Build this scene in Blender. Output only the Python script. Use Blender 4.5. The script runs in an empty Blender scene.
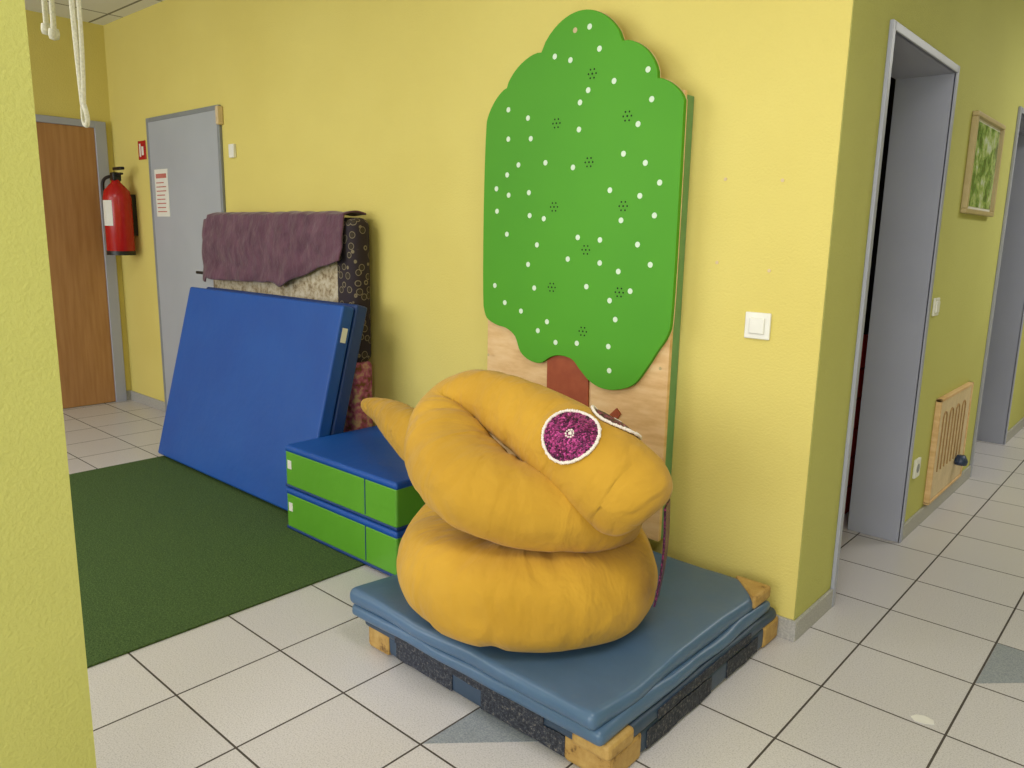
import bpy, bmesh, math, random
from mathutils import Vector, Matrix, noise
from mathutils.bvhtree import BVHTree
random.seed(3)
scn=bpy.context.scene
scn.view_settings.view_transform='Standard'
COL=bpy.context.collection

# ---------------------------------------------------------------- helpers
def lin(c):
    return tuple(((x/255)/12.92 if x/255<=0.04045 else ((x/255+0.055)/1.055)**2.4) for x in c)+(1,)
class M:
    def __init__(s,name,col,rough=.6,metal=0,**k):
        s.m=bpy.data.materials.new(name); s.m.use_nodes=True; s.t=s.m.node_tree; s.b=s.t.nodes['Principled BSDF']
        s.b.inputs['Base Color'].default_value=lin(col); s.b.inputs['Roughness'].default_value=rough; s.b.inputs['Metallic'].default_value=metal
        for a,b in k.items(): s.b.inputs[a.replace('_',' ')].default_value=b
    def n(s,t,**k):
        x=s.t.nodes.new(t)
        for a,b in k.items():
            if a in x.inputs: x.inputs[a].default_value=b
            else: setattr(x,a,b)
        return x
    def l(s,a,b): s.t.links.new(a,b)
    def pos(s,scale=(1,1,1),loc=(0,0,0),uv=False):
        g=s.n('ShaderNodeTexCoord') if uv else s.n('ShaderNodeNewGeometry')
        mp=s.n('ShaderNodeMapping'); s.l(g.outputs['UV' if uv else 'Position'],mp.inputs[0])
        mp.inputs['Scale'].default_value=scale; mp.inputs['Location'].default_value=loc
        return mp.outputs[0]
    def noise(s,scale,detail=4,vec=None,rough=.5,dist=0):
        x=s.n('ShaderNodeTexNoise'); x.inputs['Scale'].default_value=scale; x.inputs['Detail'].default_value=detail; x.inputs['Roughness'].default_value=rough; x.inputs['Distortion'].default_value=dist
        s.l(vec if vec else s.pos(),x.inputs['Vector']); return x.outputs['Fac']
    def ramp(s,fac,stops):
        r=s.n('ShaderNodeValToRGB'); s.l(fac,r.inputs[0]); e=r.color_ramp.elements
        while len(e)<len(stops): e.new(.5)
        for i,(p,c) in enumerate(stops): e[i].position=p; e[i].color=lin(c)
        return r.outputs[0]
    def col(s,o): s.l(o,s.b.inputs['Base Color']); return s
    def bump(s,h,strength=.3,dist=.01):
        b=s.n('ShaderNodeBump'); b.inputs['Strength'].default_value=strength; b.inputs['Distance'].default_value=dist
        s.l(h,b.inputs['Height'])
        if s.b.inputs['Normal'].is_linked: s.l(s.b.inputs['Normal'].links[0].from_socket,b.inputs['Normal'])
        s.l(b.outputs[0],s.b.inputs['Normal']); return s
def simple(name,c,rough=.5,metal=0,var=8,scale=20,**k):
    m=M(name,c,rough,metal,**k); lo=tuple(max(0,x-var) for x in c); hi=tuple(min(255,x+var) for x in c)
    m.col(m.ramp(m.noise(scale),[(.3,lo),(.7,hi)])); return m.m
def mesh(name,verts,faces,mat,parent=None,smooth=False):
    me=bpy.data.meshes.new(name); me.from_pydata([tuple(v) for v in verts],[],faces); me.update()
    ob=bpy.data.objects.new(name,me); COL.objects.link(ob); me.materials.append(mat)
    if smooth:
        for p in me.polygons: p.use_smooth=True
    if parent: ob.parent=parent
    return ob
def boxes(name,bl,mat,parent=None,bevel=0,seg=3,smooth=False):
    V=[];Fc=[]
    for (x0,x1,y0,y1,z0,z1) in bl:
        b=len(V); V+=[(x,y,z) for z in (z0,z1) for y in (y0,y1) for x in (x0,x1)]
        Fc+=[tuple(b+i for i in q) for q in ((0,2,3,1),(4,5,7,6),(0,1,5,4),(2,6,7,3),(0,4,6,2),(1,3,7,5))]
    o=mesh(name,V,Fc,mat,parent)
    if bevel:
        m=o.modifiers.new('b','BEVEL'); m.width=bevel; m.segments=seg; m.limit_method='ANGLE'
        for p in o.data.polygons: p.use_smooth=True
        o.modifiers.new('w','WEIGHTED_NORMAL')
    return o
def empty(name):
    e=bpy.data.objects.new(name,None); COL.objects.link(e); e.empty_display_size=.1; return e
def prism(name,pts,y0,y1,mat,parent=None,bevel=0,plane='xz'):
    n=len(pts)
    f=(lambda a,b,c:(a,c,b)) if plane=='xz' else (lambda a,b,c:(c,a,b)) if plane=='yz' else (lambda a,b,c:(a,b,c))
    V=[f(a,b,y0) for a,b in pts]+[f(a,b,y1) for a,b in pts]
    Fc=[tuple(range(n)),tuple(range(2*n-1,n-1,-1))]+[(i,i+n,(i+1)%n+n,(i+1)%n) for i in range(n)]
    o=mesh(name,V,Fc,mat,parent)
    bm=bmesh.new(); bm.from_mesh(o.data); bmesh.ops.recalc_face_normals(bm,faces=bm.faces); bm.to_mesh(o.data); bm.free()
    if bevel:
        m=o.modifiers.new('b','BEVEL'); m.width=bevel; m.segments=2; m.limit_method='ANGLE'; m.angle_limit=.9
    return o
def lathe(name,prof,cx,cy,mat,parent=None,seg=32,z0=0,k0=0,k1=None):
    V=[];Fc=[]
    for r,z in prof:
        for i in range(seg):
            a=2*math.pi*i/seg; V.append((cx+r*math.cos(a),cy+r*math.sin(a),z0+z))
    for j in range(len(prof)-1):
        for i in range(k0,seg if k1 is None else k1): k=(i+1)%seg; Fc.append((j*seg+i,j*seg+k,(j+1)*seg+k,(j+1)*seg+i))
    return mesh(name,V,Fc,mat,parent,True)
def tube(name,pts,r,mat,parent=None,cyc=False):
    cu=bpy.data.curves.new(name,'CURVE'); cu.dimensions='3D'; s=cu.splines.new('NURBS'); s.points.add(len(pts)-1)
    for p,q in zip(s.points,pts): p.co=(*q,1)
    s.use_endpoint_u=True; s.order_u=3; s.use_cyclic_u=cyc; cu.bevel_depth=r; cu.bevel_resolution=3; cu.materials.append(mat); cu.use_fill_caps=True
    o=bpy.data.objects.new(name,cu); COL.objects.link(o); o.parent=parent; return o
def catmull(P,n):
    out=[]
    for i in range(len(P)-1):
        p0=P[max(i-1,0)];p1=P[i];p2=P[i+1];p3=P[min(i+2,len(P)-1)]
        for k in range(n):
            t=k/n; out.append([.5*(2*b+(c-a)*t+(2*a-5*b+4*c-d)*t*t+(-a+3*b-3*c+d)*t**3) for a,b,c,d in zip(p0,p1,p2,p3)])
    out.append(list(P[-1])); return out

# ---------------------------------------------------------------- materials
def wallmat(name,c,c2):
    m=M(name,c,.85); m.col(m.ramp(m.noise(1.3,3),[(.3,c),(.7,c2)]))
    m.bump(m.noise(115,5,rough=.6),.6,.004); return m.m
WY=wallmat('yellow_woodchip_paint',(216,199,110),(222,206,118))
WG=wallmat('shaded_lime_woodchip_paint',(186,183,100),(192,190,106))  # corridor shade put into a darker, greener copy of the yellow paint
m=M('ceiling_tiles',(225,225,222),.9)
br=m.n('ShaderNodeTexBrick',offset=0.0); m.l(m.pos(loc=(.12,.1,0)),br.inputs['Vector'])
for a,b in (('Scale',1),('Brick Width',.62),('Row Height',.62),('Mortar Size',.009),('Mortar Smooth',.1)): br.inputs[a].default_value=b
br.inputs['Color1'].default_value=lin((228,228,226)); br.inputs['Color2'].default_value=lin((222,222,220)); br.inputs['Mortar'].default_value=lin((120,118,112))
m.col(br.outputs[0]); m.bump(m.noise(120),.2,.004); CEIL=m.m
m=M('floor_tile',(205,198,188),.32)
br=m.n('ShaderNodeTexBrick',offset=0.0); m.l(m.pos(loc=(-.18+.347*20,.212+.347*20,0)),br.inputs['Vector'])
for a,b in (('Scale',1),('Brick Width',.347),('Row Height',.347),('Mortar Size',.0032),('Mortar Smooth',.05)): br.inputs[a].default_value=b
br.inputs['Color1'].default_value=(1,1,1,1); br.inputs['Color2'].default_value=(.95,.95,.95,1); br.inputs['Mortar'].default_value=(1,1,1,1)
spk=m.ramp(m.noise(230,3,rough=.7),[(.32,(172,167,166)),(.5,(206,201,201)),(.75,(217,213,213))])
mx=m.n('ShaderNodeMixRGB',blend_type='MULTIPLY'); mx.inputs[0].default_value=1; m.l(spk,mx.inputs[1]); m.l(br.outputs[0],mx.inputs[2])
mx2=m.n('ShaderNodeMixRGB'); m.l(br.outputs['Fac'],mx2.inputs[0]); m.l(mx.outputs[0],mx2.inputs[1]); mx2.inputs[2].default_value=lin((74,66,60))
m.col(mx2.outputs[0])
rr=m.n('ShaderNodeMapRange'); m.l(br.outputs['Fac'],rr.inputs[0]); rr.inputs[3].default_value=.33; rr.inputs[4].default_value=.9; m.l(rr.outputs[0],m.b.inputs['Roughness'])
inv=m.n('ShaderNodeMath',operation='SUBTRACT'); inv.inputs[0].default_value=1; m.l(br.outputs['Fac'],inv.inputs[1]); m.bump(inv.outputs[0],.5,.003); FLOOR=m.m
m=M('grey_blue_tile',(140,142,146),.35); m.col(m.ramp(m.noise(230,3),[(.3,(124,130,138)),(.7,(162,167,172))])); GREYT=m.m
m=M('baseboard_tile',(165,160,150),.45); m.col(m.ramp(m.noise(150,3),[(.3,(150,148,144)),(.7,(184,181,176))])); BASE=m.m
m=M('green_carpet',(50,78,28),.95); m.col(m.ramp(m.noise(140,4,rough=.8),[(.3,(38,62,22)),(.5,(70,98,44)),(.72,(106,132,66))])); m.bump(m.noise(260,3),1,.01); CARP=m.m
GREYP=simple('grey_door_paint',(168,172,182),.45,var=3,scale=3)
GREYF=simple('grey_frame_paint',(162,164,178),.4,var=3,scale=3)
GREYD=simple('dark_grey_frame_edge',(130,134,140),.45,var=3)
m=M('beech_door_veneer',(160,104,54),.5); m.col(m.ramp(m.noise(6,5,m.pos((6,6,.5))),[(.3,(160,112,64)),(.7,(178,130,80))])); BROWN=m.m
DARK=simple('interior_shade',(45,42,45),.9)  # darkness of the unlit cloakroom painted into its wall colour
BLACK=simple('black_plastic',(20,20,22),.4,var=3)
WHITE=simple('white_plastic',(232,230,222),.35,var=3)
PAPER=simple('paper',(225,222,215),.8,var=3)
RED=simple('extinguisher_red',(175,20,22),.25,var=4)
STEEL=simple('steel',(170,170,170),.3,.9,var=5)
def vinyl(name,c,rough=.42,v=4):
    m=M(name,c,rough); m.col(m.ramp(m.noise(3,3),[(.3,tuple(max(0,x-v) for x in c)),(.7,tuple(x+v for x in c))]))
    m.bump(m.noise(7,3),.25,.02); m.bump(m.noise(400,2),.12,.001); return m.m
BLUE=vinyl('royal_blue_vinyl',(6,74,160),.5); BLUE2=vinyl('dark_blue_vinyl',(12,52,116)); GREEN=vinyl('leaf_green_vinyl',(92,158,40))
SLATE=vinyl('slate_blue_vinyl',(72,100,130),.34); SLATE2=vinyl('dark_slate_vinyl',(46,66,88),.45)
m=M('worn_tan_leather',(178,140,72),.6); m.col(m.ramp(m.noise(22,6,rough=.7),[(.32,(110,78,36)),(.42,(172,134,70)),(.75,(196,162,96))])); m.bump(m.noise(60),.3,.004); TAN=m.m
m=M('hook_loop_black',(30,30,34),.9); m.col(m.ramp(m.noise(90,5,rough=.85),[(.4,(26,28,36)),(.55,(54,58,70)),(.66,(130,122,110))])); VELC=m.m
m=M('birch_plywood',(222,180,120),.55); m.col(m.ramp(m.noise(5,6,m.pos((1.5,1,6)),.6),[(.3,(204,160,104)),(.55,(222,184,132)),(.8,(232,200,152))])); PLY=m.m
m=M('crown_green_laminate',(78,160,22),.6); m.col(m.ramp(m.noise(2,2),[(.3,(66,146,0)),(.7,(72,152,2))])); CROWN=m.m
TRUNK=simple('trunk_brown',(150,66,26),.5,var=6,scale=30)
DOT=simple('pale_dot',(205,224,196),.5,var=3); HOLE=simple('drilled_hole',(16,36,8),.9,var=2)
SIDEG=simple('side_green',(104,150,96),.5,var=4)
m=M('mustard_cotton',(200,150,34),.95,Sheen_Weight=.1)
fine=m.noise(420,3,rough=.7)
m.col(m.ramp(m.noise(5,4),[(.3,(182,137,34)),(.7,(196,150,44))]))
m.bump(m.noise(1,3,m.pos((15,2.6,1),uv=True),.4,.5),.7,.03); m.bump(m.noise(1,2,m.pos((34,5,1),uv=True),.4,.4),.35,.012); m.bump(m.noise(9,3),.3,.02); m.bump(fine,.3,.001); SNAKE=m.m
m=M('magenta_sequins',(150,20,90),.3,.5); v=m.n('ShaderNodeTexVoronoi'); v.inputs['Scale'].default_value=190; m.l(m.pos(),v.inputs['Vector'])
m.col(m.ramp(v.outputs['Color'],[(.2,(50,6,40)),(.5,(112,18,80)),(.85,(190,70,140))])); m.bump(v.outputs['Distance'],.8,.004); SEQ=m.m
m=M('purple_sequins',(60,12,50),.3,.5); v=m.n('ShaderNodeTexVoronoi'); v.inputs['Scale'].default_value=220; m.l(m.pos(),v.inputs['Vector'])
m.col(m.ramp(v.outputs['Color'],[(.2,(34,6,34)),(.6,(84,14,62)),(.9,(160,50,110))])); m.bump(v.outputs['Distance'],.8,.004); SEQ2=m.m
PEARL=simple('white_pearl_trim',(232,222,214),.35,var=8,scale=200)
m=M('purple_cloth',(112,62,84),.95,Sheen_Weight=.2); m.col(m.ramp(m.noise(14,6),[(.3,(82,50,68)),(.7,(106,70,88))])); m.bump(m.noise(6,4,m.pos((2,1,1.4))),.6,.05); m.bump(m.noise(400,2),.2,.001); PURP=m.m
m=M('cream_floral_cover',(190,172,140),.9); m.col(m.ramp(m.noise(26,6,rough=.7),[(.36,(120,100,72)),(.48,(176,160,134)),(.62,(200,190,170))])); FLOR=m.m
m=M('dark_circle_print',(40,30,38),.9); v=m.n('ShaderNodeTexVoronoi',feature='F1'); v.inputs['Scale'].default_value=22; m.l(m.pos(),v.inputs['Vector'])
m.col(m.ramp(v.outputs['Distance'],[(.2,(60,50,36)),(.30,(42,34,40)),(.36,(140,126,100)),(.42,(44,34,42))])); DPAT=m.m
m=M('pink_print',(170,90,110),.9); m.col(m.ramp(m.noise(30,4),[(.35,(120,80,50)),(.5,(180,90,124)),(.7,(205,180,130))])); PINK=m.m
ROPE=simple('white_rope',(225,220,208),.9,var=14,scale=180)
GOLD=simple('gold_frame',(186,166,118),.4,var=6)
WOODL=simple('light_wood',(212,188,148),.5,var=8)
m=M('artwork_and_reflection',(120,150,110),.15); m.col(m.ramp(m.noise(9,5,m.pos((1,1,1)),.7),[(.3,(54,80,44)),(.45,(100,140,66)),(.56,(176,196,120)),(.66,(214,222,214))])); ART=m.m  # print colours with the glass reflection of leaves and window painted in

# ---------------------------------------------------------------- room shell
H=2.82
boxes('floor',[(-7,3.2,-6,8,-.1,0)],FLOOR)
boxes('ceiling',[(-7,3.2,-6,8,H,H+.1)],CEIL)
boxes('wall_main',[(-5.6,0,0,.2,0,H)],WY)
boxes('wall_back',[(-5.6,-5.43,-6,0,0,H)],WY)
D1=(.36,1.222)
boxes('wall_corridor',[(-.21,0,.2,D1[0],0,H),(-.21,0,D1[0],D1[1],2.06,H),(-.21,0,D1[1],2.62,0,H),(-.21,0,2.62,3.65,2.08,H),(-.21,0,3.65,8,0,H),(-.001,.0015,-.0,.2,0,H)],WG)
boxes('wall_pillar',[(-.95,-.75,-6,-1.975,0,H)],WG)
boxes('wall_corridor_right',[(2.9,3.1,-6,8,0,H)],WG)
boxes('wall_corridor_end',[(-.21,3.1,7.8,8,0,H)],WG)
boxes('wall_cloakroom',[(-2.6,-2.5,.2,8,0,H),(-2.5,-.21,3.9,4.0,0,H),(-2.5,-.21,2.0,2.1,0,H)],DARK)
boxes('baseboard_main',[(-5.43,-4.79,-.012,0,0,.075),(-3.76,.012,-.012,0,0,.075)],BASE,bevel=.002)
boxes('baseboard_back',[(-5.43,-5.418,-.05,-.012,0,.075),(-5.43,-5.418,-6,-1.15,0,.075)],BASE)
boxes('baseboard_corridor',[(0.001,.013,0,.34,0,.075),(0,.012,1.25,2.60,0,.075),(0,.012,3.67,7.8,0,.075)],BASE,bevel=.002)
def tri(name,p): prism(name,p,.0005,.0015,GREYT,plane='xy')
tri('floor_tile_inlay',[(-.510,-1.245),(-.510,-.91),(-.175,-.91)])
tri('floor_tile_inlay.001',[(.531,.143),(.531,.478),(.868,.478)])
boxes('carpet',[(-3.66,-1.545,-5.5,-.06,0,.008)],CARP,bevel=.003)

# ---------------------------------------------------------------- doors
d=empty('door_grey'); 
boxes('frame',[(-4.785,-4.755,-.02,0,0,2.11),(-3.79,-3.76,-.02,0,0,2.11),(-4.755,-3.79,-.02,0,2.08,2.11)],GREYD,d,bevel=.004)
boxes('leaf',[(-4.757,-3.788,-.017,0,.005,2.082)],GREYP,d,bevel=.003)
boxes('lever_plate',[(-3.93,-3.89,-.024,-.016,.95,1.16)],STEEL,d,bevel=.004)
tube('lever',[(-3.91,-.02,1.08),(-3.91,-.065,1.08),(-3.95,-.075,1.08),(-4.04,-.075,1.08)],.010,BLACK,d)
boxes('hinge_cover',[(-3.765,-3.735,-.04,-.0,1.99,2.10)],WOODL,d,bevel=.008)
s=empty('door_notice'); boxes('sheet',[(-4.70,-4.50,-.0195,-.0172,1.44,1.76)],PAPER,s)
boxes('print',[(-4.68,-4.52,-.0202,-.0196,1.70,1.73)]+[(-4.68,-4.53-random.random()*.04,-.0202,-.0196,1.47+.028*i,1.477+.028*i) for i in range(8)],simple('notice_ink',(190,110,100),.8),s)
d=empty('door_brown')
boxes('frame',[(-5.43,-5.395,-.13,-.05,0,2.13),(-5.43,-5.395,-1.15,-1.07,0,2.13),(-5.43,-5.395,-1.07,-.13,2.08,2.13)],GREYF,d,bevel=.004)
boxes('leaf',[(-5.43,-5.41,-1.07,-.13,.005,2.08)],BROWN,d,bevel=.002)
tube('lever',[(-5.41,-1.0,1.05),(-5.35,-1.0,1.05),(-5.35,-.9,1.05)],.01,STEEL,d)
boxes('fire_sign',[(-4.97,-4.85,-.006,0,1.84,1.97)],RED,bevel=.002)
boxes('fire_sign_pictogram',[(-4.945,-4.925,-.008,-.006,1.86,1.95),(-4.91,-4.88,-.008,-.006,1.87,1.93)],WHITE).parent=bpy.data.objects['fire_sign']
boxes('wall_sensor_plate',[(-3.66,-3.60,-.02,0,1.79,1.87)],WHITE,bevel=.004)
def frame(name,y0,y1,z1):
    e=empty(name); w=.018
    boxes('casing',[(-.225,.010,y0,y0+.012,0,z1),(-.225,.010,y1-.012,y1,0,z1),(-.225,.010,y0,y1,z1-.012,z1),
      (.0,.014,y0-w,y0+.012,0,z1+w),(.0,.014,y1-.012,y1+w,0,z1+w),(.0,.014,y0,y1,z1-.012,z1+w)],GREYF,e,bevel=.003)
frame('door_frame_cloakroom',D1[0],D1[1],2.06); frame('door_frame_far',2.62,3.65,2.08)
e=empty('coat_rack'); boxes('board',[(-1.6,-.5,1.93,1.99,1.55,1.65),(-1.6,-.5,1.75,1.99,1.75,1.78)],WOODL,e)
cols=[(40,60,110),(60,40,90),(150,60,60),(50,50,55),(60,110,150),(150,150,60)]
for i in range(6):
    x=-1.45+.17*i; mt=simple('coat_cloth_%d'%i,cols[i],.9)
    lathe('coat_%d'%i,[(.01,.72),(.05,.70),(.09,.6),(.1,.3),(.12,.0),(.0,.0)],x,1.86,mt,e,12,.8)
e=empty('toy_box_stack')
for i in range(6): boxes('box_%d'%i,[(-.95,-.30,1.33,1.68,.002+.15*i,.142+.15*i)],simple('box_red_%d'%i,(170+8*i,50,44),.6),e,bevel=.01)

# ---------------------------------------------------------------- main wall bits
e=empty('light_switch'); boxes('plate',[(-.258,-.168,-.010,0,1.03,1.12)],WHITE,e,bevel=.004); boxes('rocker',[(-.24,-.186,-.017,-.009,1.048,1.102)],WHITE,e,bevel=.004)
e=empty('wall_screw_plugs')
for x,z in ((-.37,1.56),(-.17,1.55),(-.19,1.26),(-.38,1.28)):
    prism('plug',[(x+.006*math.cos(a),z+.006*math.sin(a)) for a in [k*.785 for k in range(8)]],-.003,.001,WOODL,e)
e=empty('fire_extinguisher'); cx,cy=-5.1,-.125
lathe('cylinder',[(0,0),(.085,0),(.095,.02),(.095,.40),(.085,.45),(.05,.49),(.03,.51),(.03,.54),(0,.54)],cx,cy,RED,e,32,1.17)
lathe('label',[(.0965,.20),(.0965,.38)],cx,cy,PAPER,e,32,1.17,23,28)
lathe('foot_ring',[(.097,0),(.097,.03)],cx,cy,BLACK,e,32,1.16)
boxes('valve',[(cx-.03,cx+.03,cy-.03,cy+.03,1.69,1.75)],BLACK,e,bevel=.008)
boxes('handle',[(cx-.01,cx+.13,cy-.015,cy+.015,1.765,1.785),(cx-.01,cx+.11,cy-.012,cy+.012,1.73,1.745)],BLACK,e,bevel=.004)
tube('hose',[(cx-.02,cy-.02,1.72),(cx-.11,cy-.05,1.72),(cx-.12,cy-.05,1.6),(cx-.10,cy-.05,1.3)],.012,BLACK,e)
boxes('bracket',[(cx-.02,cx+.02,-.04,0,1.3,1.6)],BLACK,e)

# ---------------------------------------------------------------- tree board
T=empty('tree_activity_board')
ZB=.24
boxes('back_box',[(-1.38,-.505,-.062,-.004,ZB,1.84)],SIDEG,T,bevel=.003)
boxes('plywood_panel',[(-1.398,-.500,-.082,-.062,ZB,1.85)],PLY,T,bevel=.002)
def arc(a,b,h,n=12):
    ax,az=a; bx,bz=b; dx,dz=bx-ax,bz-az; L=math.hypot(dx,dz); nx_,nz_=-dz/L,dx/L
    mx_,mz_=(ax+bx)/2+.955,(az+bz)/2-1.5
    if nx_*mx_+nz_*mz_<0: nx_,nz_=-nx_,-nz_
    return [(ax+dx*t+nx_*h*(4*t*(1-t))**.75, az+dz*t+nz_*h*(4*t*(1-t))**.75) for t in [k/n for k in range(n)]]
left=arc((-.745,2.035),(-1.115,2.045),.125,20)+arc((-1.115,2.045),(-1.29,1.935),.030)+arc((-1.29,1.935),(-1.40,1.80),.022)+arc((-1.40,1.80),(-1.405,1.06),.008)
cr2=[(-1.405,1.06),(-1.385,1.01),(-1.33,.985),(-1.27,.975),(-1.22,.945),(-1.19,.885),(-1.14,.855),(-1.08,.85),(-1.03,.88),(-.98,.893),(-.92,.885),(-.88,.85),(-.83,.81),(-.77,.79),(-.70,.795),(-.63,.825),(-.58,.89),(-.54,.955),(-.50,1.02),(-.488,1.10),(-.486,1.45),(-.488,1.815)]
low=[tuple(p) for p in catmull([list(p) for p in cr2],4)[:-1]]
right=arc((-.488,1.815),(-.595,1.895),.016,8)+arc((-.595,1.895),(-.745,2.035),.038,12)
P=left+low+right
prism('crown',P,-.104,-.084,CROWN,T,bevel=.002)
prism('crown_edge_ply',[( -.955+(a+.955)*1.003, 1.5+(b-1.5)*1.003) for a,b in P],-.0845,-.082,PLY,T)
prism('trunk',[(-1.055,.9),(-1.05,.55),(-1.10,.3),(-1.13,.25),(-.72,.25),(-.77,.3),(-.80,.5),(-.76,.60),(-.69,.70),(-.71,.72),(-.79,.64),(-.84,.62),(-.85,.9)],-.090,-.0825,TRUNK,T)
def disc(cx,cz,r,n=12): return [(cx+r*math.cos(k*2*math.pi/n),cz+r*math.sin(k*2*math.pi/n)) for k in range(n)]
def discs(name,L,y,mat,par):
    V=[];Fc=[]
    for x,z,r in L:
        b=len(V); q=disc(x,z,r); V+=[(a,y,c) for a,c in q]; Fc.append(tuple(range(b,b+12)))
    return mesh(name,V,Fc,mat,par)
cross=[(-.87,1.94),(-1.03,1.78),(-.71,1.78),(-.87,1.63),(-.71,1.47),(-1.03,1.47),(-.87,1.31),(-1.03,1.16),(-.71,1.16),(-.87,1.0)]
L=[]
for x,z in cross:
    for k in range(6): L.append((x+.017*math.cos(k*1.047),z+.017*math.sin(k*1.047),.0036))
    L.append((x,z,.004))
discs('hole_clusters',L,-.1046,HOLE,T)
def inside(x,z):
    c=False; n=len(P)
    for i in range(n):
        (x1,z1),(x2,z2)=P[i],P[i-1]
        if (z1>z)!=(z2>z) and x<(x2-x1)*(z-z1)/(z2-z1)+x1: c=not c
    return c
pts=[]
for i in range(-4,5):
    for j in range(0,14):
        x=-.95+i*.118+(.059 if j%2 else 0); z=.86+j*.096
        x+=random.uniform(-.034,.034); z+=random.uniform(-.032,.032)
        if random.random()<.3: continue
        if all(inside(x+a,z+b) for a,b in((.03,0),(-.03,0),(0,.03),(0,-.03))) and all((x-p)**2+(z-q)**2>.0022 for p,q in cross): pts.append((x,z,.0105))
discs('pale_dots',pts,-.1046,DOT,T)
discs('screws',[(-.955,2.10,.010),(-.52,.9,.006),(-1.37,.85,.006)],-.1047,GOLD,T)

# ---------------------------------------------------------------- purple covered mattress
Mt=empty('covered_mattress')
MY=-.025; MX=.05
boxes('mattress',[(-3.74+MX,-2.42+MX,-.125+MY,-.015+MY,.01,1.42)],FLOR,Mt,bevel=.035,seg=4)
boxes('dark_print_end',[(-2.46+MX,-2.29+MX,-.132+MY,-.012+MY,.70,1.43)],DPAT,Mt,bevel=.045,seg=4)
boxes('pink_print_end',[(-2.44+MX,-2.295+MX,-.13+MY,-.012+MY,.01,.71)],PINK,Mt,bevel=.03,seg=4)
V=[];Fc=[];nx,nz=90,40
x0,x1=-3.77+MX,-2.34+MX
for i in range(nx+1):
    u=i/nx; x=x0+(x1-x0)*u
    drop=.365+.012*math.sin(u*7)-.15*max(0,(u-.6)/.4)**1.2+.03*math.exp(-((u-.60)/.05)**2)+.015*noise.noise(Vector((u*5,0,3)))
    for j in range(nz+1):
        v=j/nz; s=v*(drop+.13)
        if s<.12: y=-.012-s; z=1.45+.012*math.sin(s/.12*3.14)
        else:
            y=-.14-.006; z=1.45-(s-.12)
            amp=min(1,(s-.12)/.1)
            y-= amp*(.012+.007*math.sin(u*21+2*math.sin(v*3))*v+.03*abs(noise.noise(Vector((u*7+v,v*2.5,1)))) )
        z+=.008*noise.noise(Vector((x*9,0,2)))
        V.append((x+.02*v*math.sin(u*5),y+MY,z-.03*(1 if u<.03 else 0)))
for i in range(nx):
    for j in range(nz):
        a=i*(nz+1)+j; Fc.append((a,a+nz+1,a+nz+2,a+1))
c=mesh('purple_cloth',V,Fc,PURP,Mt,True); sm=c.modifiers.new('s','SOLIDIFY'); sm.thickness=.008; sm.offset=1

# ---------------------------------------------------------------- leaning blue mats
ang=math.atan2(.265,1.0)
def lean(name,off,x0,x1,mat,par,L=1.025,th=.07):
    o=boxes(name,[(x0,x1,0,th,0,L)],mat,par,bevel=.012,seg=3)
    o.rotation_euler=(-ang,0,0); o.location=(0,-.57+off,.028)
    return o
LM=empty('leaning_gym_mat')
lean('panel_front',0,-3.67,-2.126,BLUE,LM)
lb=boxes('maker_label',[(-2.125,-2.1235,.02,.05,.85,.92)],PAPER,LM); lb.rotation_euler=(-ang,0,0); lb.location=(0,-.57,.028)
LM2=empty('leaning_gym_mat.001')
lean('panel_back',.078,-3.62,-2.124,BLUE2,LM2)

# ---------------------------------------------------------------- soft play blocks
for i,(z,dx) in enumerate(((0.009,0),(.209,-.002))):
    B=empty('foam_play_block' + ('.001' if i else ''))
    x0,x1,y0,y1=-2.115+dx,-1.33+dx,-.655-dx,-.12
    boxes('green_sides',[(x0,x1,y0,y1,z+.006,z+.175)],GREEN,B,bevel=.012)
    boxes('blue_top',[(x0-.003,x1+.003,y0-.003,y1,z+.165,z+.198)],BLUE,B,bevel=.014,seg=4)
    boxes('bottom_piping',[(x0-.003,x1+.003,y0-.003,y1,z,z+.014)],BLUE2,B,bevel=.005)
    boxes('corner_seam',[(x1-.20,x1-.196,y0-.002,y0+.004,z+.02,z+.17)],BLUE2,B)
    boxes('label',[(x0+.02,x0+.05,y0-.0015,y0,z+.09,z+.13)],PAPER,B)

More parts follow.
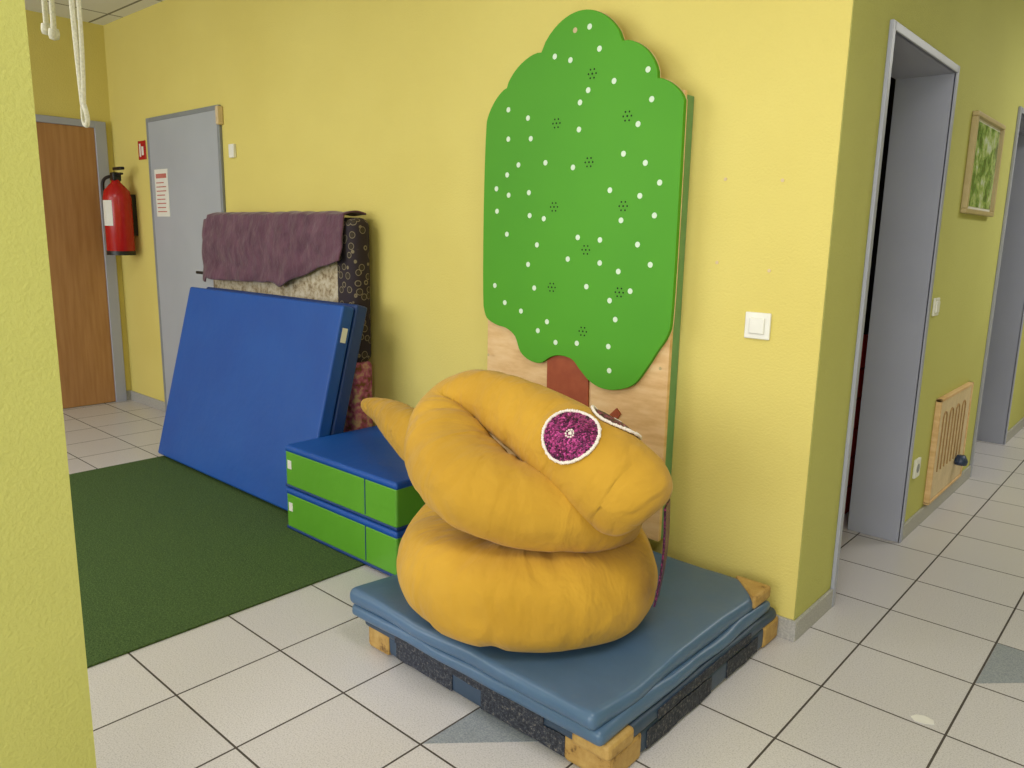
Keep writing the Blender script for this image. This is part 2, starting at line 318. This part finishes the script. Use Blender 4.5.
# ---------------------------------------------------------------- folded slate mats
G=empty('folded_gym_mat')
def slab(name,x0,x1,y0,y1,z0,z1,mat,par,bev,amp=.006,n=34,dome=0,seed=0,wave=0,seg=4):
    bm=bmesh.new(); bmesh.ops.create_cube(bm,size=1)
    me=bpy.data.meshes.new(name)
    for v in bm.verts: v.co=Vector(((x0+x1)/2+v.co.x*(x1-x0),(y0+y1)/2+v.co.y*(y1-y0),(z0+z1)/2+v.co.z*(z1-z0)))
    bmesh.ops.bevel(bm,geom=bm.edges[:],offset=bev,segments=seg,affect='EDGES',profile=.5)
    for ax,a,b in ((0,x0+bev,x1-bev),(1,y0+bev,y1-bev)):
        for k in range(1,n):
            p=Vector((0,0,0)); p[ax]=a+(b-a)*k/n; no=Vector((0,0,0)); no[ax]=1
            bmesh.ops.bisect_plane(bm,geom=bm.verts[:]+bm.edges[:]+bm.faces[:],plane_co=p,plane_no=no)
    for v in bm.verts:
        c=v.co; t=(c.z-z0)/(z1-z0)
        dd=amp*noise.noise(Vector((c.x*4+seed,c.y*4,seed)))+amp*.5*noise.noise(Vector((c.x*11,c.y*11+seed,seed)))
        fx=1-abs(2*(c.x-x0)/(x1-x0)-1)**3; fy=1-abs(2*(c.y-y0)/(y1-y0)-1)**3
        ed=1-fx*fy
        c.z+= t*(dd+dome*fx*fy) + wave*t*ed*math.sin((c.y-y0)*9+seed)
        c.x+= amp*1.4*noise.noise(Vector((c.y*5,c.z*12,seed+5))); c.y+=amp*1.4*noise.noise(Vector((c.x*5,c.z*12,seed+9)))
    bm.to_mesh(me); bm.free(); o=bpy.data.objects.new(name,me); COL.objects.link(o); me.materials.append(mat); o.parent=par
    for p in me.polygons: p.use_smooth=True
    return o
slab('bottom_layer',-1.02,-.05,-1.03,-.02,.004,.078,SLATE2,G,.014,.003,seed=1)
slab('middle_layer',-1.03,-.045,-1.05,-.03,.076,.120,SLATE2,G,.018,.004,seed=2,wave=.002)
slab('top_layer',-1.055,-.050,-1.083,-.09,.120,.166,SLATE,G,.018,.007,seed=6,wave=.005)
slab('top_layer_fold',-1.058,-.060,-1.088,-.095,.160,.212,SLATE,G,.022,.006,seed=3,dome=.004,wave=.004)
def strip(name,p,q,z0,z1):
    V=[];Fc=[];n=24
    for i in range(n+1):
        t=i/n; x=p[0]+(q[0]-p[0])*t; y=p[1]+(q[1]-p[1])*t
        wz=.006*noise.noise(Vector((x*14,y*14,4))); wy=.006*noise.noise(Vector((x*17,y*17,9)))
        V+=[(x,y,z0+wz),(x,y,z1+wy)]
    for i in range(n): Fc.append((2*i,2*i+2,2*i+3,2*i+1))
    o=mesh(name,V,Fc,VELC,G); s_=o.modifiers.new('s','SOLIDIFY'); s_.thickness=.003; s_.offset=0
strip('velcro_a',(-.88,-1.0315),(-.62,-1.0325),.012,.070); strip('velcro_b',(-.50,-1.0325),(-.19,-1.0345),.010,.070)
strip('velcro_c',(-.048,-.86),(-.048,-.5),.010,.068); strip('velcro_d',(-.048,-.4),(-.048,-.18),.012,.068); strip('velcro_e',(-.042,-.82),(-.042,-.25),.084,.112)
strip('velcro_f',(-.86,-1.054),(-.25,-1.054),.084,.112)
def corner(name,cx,cy,sx,sy,z0,z1,s=.12,cut=.35):
    p=[(cx,cy),(cx-sx*s,cy),(cx-sx*s*.95,cy-sy*s*cut),(cx-sx*s*cut,cy-sy*s*.95),(cx,cy-sy*s)]
    return prism(name,p,z0,z1,TAN,G,bevel=.012,plane='xy')
corner('tan_corner_left',-1.024,-1.036,-1,-1,.002,.082,.11)
corner('tan_corner_front',-.044,-1.038,1,-1,.002,.082,.15)
corner('tan_corner_front_upper',-.038,-1.056,1,-1,.076,.124,.12)
corner('tan_corner_back',-.052,-.088,1,1,.172,.2165,.13,.12)
corner('tan_corner_back_low',-.044,-.016,1,1,.002,.082,.12)

# ---------------------------------------------------------------- snake
O=Vector((-.575,-.72,0)); Rv=Vector((.7466,.6652,0)); Tv=Vector((.6652,-.7466,0))
S=empty('snake_cushion')
cp=[(-.745,-1.12,.598,.018,1),(-.715,-1.06,.598,.036,1),(-.61,-.90,.60,.064,1),(-.48,-.65,.59,.09,1),(-.28,-.42,.50,.11,1),(0,-.33,.40,.13,.9),(.19,-.18,.36,.14,.9),(.235,.02,.348,.145,.9),(.18,.19,.345,.152,.88),(0,.255,.347,.158,.87),(-.18,.20,.350,.162,.86),(-.265,.03,.358,.160,.86),(-.2,-.17,.40,.15,.86),(0,-.25,.45,.14,.86),
(.15,-.17,.49,.132,.84),(.20,.0,.52,.134,.80),(.155,.14,.560,.136,.79),(0,.205,.598,.142,.79),(-.155,.175,.636,.145,.82),(-.25,.07,.684,.138,.88),(-.29,-.05,.745,.118,1),(-.265,-.12,.808,.096,1),(-.19,-.09,.852,.086,1),(-.09,-.005,.842,.098,1),(.01,.08,.802,.116,1),(.11,.17,.750,.132,1),(.185,.235,.708,.139,.98),(.235,.268,.676,.135,.98)]
path=catmull([list(p) for p in cp],18)
pc=[O+Rv*p[0]+Tv*p[1]+Vector((0,0,p[2])) for p in path]; pr=[p[3] for p in path]; ps=[p[4] for p in path]
tn=(pc[-1]-pc[-4]).normalized(); r0=pr[-1]; base=pc[-1]
for k in range(1,15):
    a=k/14*math.pi/2; pc.append(base+tn*(r0*.62*math.sin(a))-Vector((0,0,.03*math.sin(a)))); pr.append(max(.002,r0*math.cos(a)**.5)); ps.append(.98)
NS=96; V=[];Fc=[];UV=[];frames=[]; sl=0
nhead=24*18
for i,(c,r,q) in enumerate(zip(pc,pr,ps)):
    t=(pc[min(i+1,len(pc)-1)]-pc[max(i-1,0)]).normalized()
    side=t.cross(Vector((0,0,1))).normalized(); up=side.cross(t).normalized()
    if i: sl+=(c-pc[i-1]).length
    frames.append((c,t,side,up,r,sl))
    hf=max(0,1-max(0,(i-nhead))/40)
    for k in range(NS):
        a=2*math.pi*k/NS
        ca,sa=math.cos(a),math.sin(a)
        ex=.86 if q<.95 else 1
        d=side*math.copysign(abs(ca)**ex,ca)+up*(math.copysign(abs(sa)**ex,sa)*q)
        nn=noise.noise(Vector((sl*20,ca*1.0+7,sa*1.0)))
        w=1+(.03*noise.noise(Vector((sl*8,ca*1.3,sa*1.3)))-.07*max(0,nn)+.015)*(.3+.7*hf)+.012*noise.noise(c*14+d*2.2)
        p=c+d*r*w
        if r>.1 and p.z<.224 and i>90: p.z=.224+(p.z-.224)*.03
        V.append(p); UV.append((sl,k/NS))
n=len(pc)
for i in range(n-1):
    for k in range(NS):
        k2=(k+1)%NS; Fc.append((i*NS+k,i*NS+k2,(i+1)*NS+k2,(i+1)*NS+k))
Fc.append(tuple(range(NS-1,-1,-1))); Fc.append(tuple((n-1)*NS+k for k in range(NS)))
body=mesh('body',V,Fc,SNAKE,S,True)
uvl=body.data.uv_layers.new(name='UVMap')
for li,l in enumerate(body.data.loops):
    u,v=UV[l.vertex_index]; uvl.data[li].uv=(u,abs(v-.5)*2)
bm=bmesh.new(); bm.from_mesh(body.data); bmesh.ops.recalc_face_normals(bm,faces=bm.faces); bm.to_mesh(body.data); bm.free()
bvh=BVHTree.FromPolygons([tuple(v) for v in V],[f for f in Fc if len(f)==4])
def eye(name,idx,phi,R0=.082):
    c,t,side,up,r,_=frames[idx]; a=math.radians(phi); nrm=side*math.cos(a)+up*math.sin(a); ctr=c+nrm*r
    e1=t; e2=nrm.cross(t).normalized()
    def proj(rad,an,off):
        q=ctr+(e1*math.cos(an)+e2*math.sin(an))*rad
        h=bvh.ray_cast(q+nrm*.15,-nrm,.4)
        if h[0] is None: h=bvh.find_nearest(q)
        return Vector(h[0])+nrm*off
    VV=[];FF=[];ng,na=8,40
    for j in range(ng+1):
        for k in range(na):
            rr=R0*max(j/ng,.02); VV.append(proj(rr,k*2*math.pi/na,.006+.004*(1-(j/ng)**2)))
    for j in range(ng):
        for k in range(na): k2=(k+1)%na; FF.append((j*na+k,j*na+k2,(j+1)*na+k2,(j+1)*na+k))
    mesh(name+'_sequin_disc',VV,FF,SEQ,S,True)
    def beads(nm,R1,nb,br):
        bmx=bmesh.new()
        for k in range(nb):
            p=proj(R1+random.uniform(-.001,.001),k*2*math.pi/nb,.009 if R1<.03 else .007); 
            bmesh.ops.create_icosphere(bmx,subdivisions=1,radius=br*random.uniform(.85,1.15),matrix=Matrix.Translation(p))
        me=bpy.data.meshes.new(nm); bmx.to_mesh(me); bmx.free(); me.materials.append(PEARL); o=bpy.data.objects.new(nm,me); COL.objects.link(o); o.parent=S
        for p in me.polygons: p.use_smooth=True
    beads(name+'_rim',R0+.002,80,.0055); beads(name+'_pupil_ring',.011,10,.0034); beads(name+'_pupil',.003,4,.004)
ie=25*18
eye('eye_a',ie+2,44,.078); eye('eye_b',ie+6,122,.078)
def ab(a,b,z): return O+Rv*a+Tv*b+Vector((0,0,z))
V=[];Fc=[]
nt=14
for i in range(nt+1):
    f=i/nt; z=.64-.29*f; a=.352+.010*math.sin(f*3)-.016*f; w=.040*(1-.1*f)
    for (da,db) in ((-w*.35,w),(w*.35,-w),(.006+w*.35,-w),(.006-w*.35,w)):
        V.append(ab(a+da,.275+db,z))
for i in range(nt):
    for k in range(4): k2=(k+1)%4; Fc.append((i*4+k,i*4+k2,(i+1)*4+k2,(i+1)*4+k))
Fc+=[(0,1,2,3),tuple(nt*4+k for k in (3,2,1,0))]
mesh('tongue',V,Fc,SEQ2,S)

# ---------------------------------------------------------------- corridor wall items
e=empty('picture_frame'); y0,y1,z0,z1=1.60,2.20,1.50,1.95; w=.022
boxes('frame',[(0,.028,y0,y1,z0,z0+w),(0,.028,y0,y1,z1-w,z1),(0,.028,y0,y0+w,z0+w,z1-w),(0,.028,y1-w,y1,z0+w,z1-w)],GOLD,e,bevel=.004)
boxes('mat_board',[(0,.010,y0+w,y1-w,z0+w,z1-w)],PAPER,e)
boxes('artwork',[(.009,.012,y0+.035,y1-.035,z0+.035,z1-.035)],ART,e)
e=empty('corridor_light_switch'); boxes('plate',[(0,.01,1.32,1.40,1.04,1.12)],WHITE,e,bevel=.003); boxes('rocker',[(.009,.016,1.335,1.385,1.055,1.105)],WHITE,e,bevel=.003)
e=empty('power_socket'); boxes('plate',[(0,.012,1.33,1.41,.28,.37)],WHITE,e,bevel=.003); prism('well',disc(1.37,.325,.022,16),.0115,.013,GREYD,e,plane='yz')
e=empty('maze_motor_board')
boxes('board',[(0,.022,1.62,2.26,.10,.61)],WOODL,e,bevel=.004)
boxes('frame_strip',[(.0,.026,1.60,1.62,.09,.62),(.0,.026,2.26,2.28,.09,.62),(0,.026,1.6,2.28,.605,.62),(0,.026,1.6,2.28,.085,.10)],PLY,e,bevel=.003)
GR=simple('routed_groove',(160,126,82),.8)
for k in range(4):
    yy=1.69+k*.13
    tube('groove_%d'%k,[(.0225,yy,.24),(.0225,yy,.30),(.0225,yy,.47),(.0225,yy,.54),(.0225,yy+.065,.54),(.0225,yy+.065,.47),(.0225,yy+.065,.30),(.0225,yy+.065,.24)],.005,GR,e)
lathe('knob',[(0,0),(.03,0),(.034,.02),(.02,.05),(0,.05)],.05,2.08,simple('blue_knob',(40,56,84),.4),e,16,.20)
tube('knob_arm',[(.02,2.08,.22),(.05,2.08,.22)],.01,STEEL,e)
prism('paper_scrap',[(.43,-.19),(.445,-.205),(.47,-.2),(.492,-.185),(.485,-.165),(.46,-.158),(.44,-.168)],.001,.003,PAPER,plane='xy')

# ---------------------------------------------------------------- hanging ropes
e=empty('hanging_rope')
def rope(nm,pts,r): tube(nm,pts,r,ROPE,e)
rope('strand_long_a',[(-1.30,-1.70,H),(-1.30,-1.70,2.2),(-1.29,-1.70,1.8),(-1.275,-1.70,1.66)],.0065)
rope('strand_long_b',[(-1.28,-1.69,H),(-1.285,-1.69,2.2),(-1.27,-1.69,1.8),(-1.27,-1.70,1.66)],.0055)
rope('loop_end',[(-1.275,-1.70,1.66),(-1.285,-1.70,1.625),(-1.26,-1.70,1.605),(-1.25,-1.70,1.63),(-1.268,-1.70,1.66)],.006)
rope('strand_short_a',[(-1.47,-1.70,H),(-1.475,-1.70,2.1),(-1.48,-1.70,1.87)],.007)
rope('strand_short_b',[(-1.41,-1.70,H),(-1.415,-1.70,2.1),(-1.43,-1.70,1.85)],.007)
for x,z in ((-1.48,1.87),(-1.43,1.85)):
    lathe('knot',[(0,0),(.012,.004),(.014,.015),(.012,.028),(0,.032)],x,-1.70,ROPE,e,12,z-.015)

# ---------------------------------------------------------------- lights
def area(name,loc,target,sx,sy,power,col=(1,1,1)):
    l=bpy.data.lights.new(name,'AREA'); l.shape='RECTANGLE'; l.size=sx; l.size_y=sy; l.energy=power; l.color=col
    o=bpy.data.objects.new(name,l); COL.objects.link(o); o.location=loc
    o.rotation_euler=(Vector(target)-Vector(loc)).to_track_quat('-Z','Y').to_euler(); return o
area('window_light_south',(1.0,-5.6,1.7),(0.2,0,1.0),3.2,1.8,112,(.96,.98,1))
area('window_light_west',(-3.2,-5.6,1.7),(-3.0,0,1.0),3.6,1.8,98,(.96,.98,1))
area('ceiling_lamp_hall',(-2.6,-2.2,2.78),(-2.6,-2.2,0),1.2,1.2,26,(1,.97,.94))
area('ceiling_lamp_front',(.9,-1.6,2.78),(.9,-1.6,0),1.2,.6,30,(1,.97,.94))
area('ceiling_lamp_corridor',(1.4,3.5,2.78),(1.4,3.5,0),.6,2.4,48,(1,.99,.97))
w=bpy.data.worlds.new('World'); scn.world=w; w.use_nodes=True
w.node_tree.nodes['Background'].inputs[0].default_value=(.93,.96,1,1); w.node_tree.nodes['Background'].inputs[1].default_value=.82

# ---------------------------------------------------------------- camera
th=math.radians(10.95); rho=math.radians(1.12); yaw=math.radians(41.7)
C=Vector((0.896,-2.491,1.36))
Fv=Vector((-math.sin(yaw),math.cos(yaw),0)); R=Vector((math.cos(yaw),math.sin(yaw),0)); Z=Vector((0,0,1))
fw=math.cos(th)*Fv-math.sin(th)*Z; dn=-math.sin(th)*Fv-math.cos(th)*Z
X=math.cos(rho)*R-math.sin(rho)*dn; Y=-(math.sin(rho)*R+math.cos(rho)*dn)
cam=bpy.data.cameras.new('camera'); co=bpy.data.objects.new('camera',cam); COL.objects.link(co)
cam.sensor_width=36; cam.lens=770/1024*36; cam.clip_start=.05
MM=Matrix((X,Y,-fw)).transposed().to_4x4(); MM.translation=C; co.matrix_world=MM
scn.camera=co
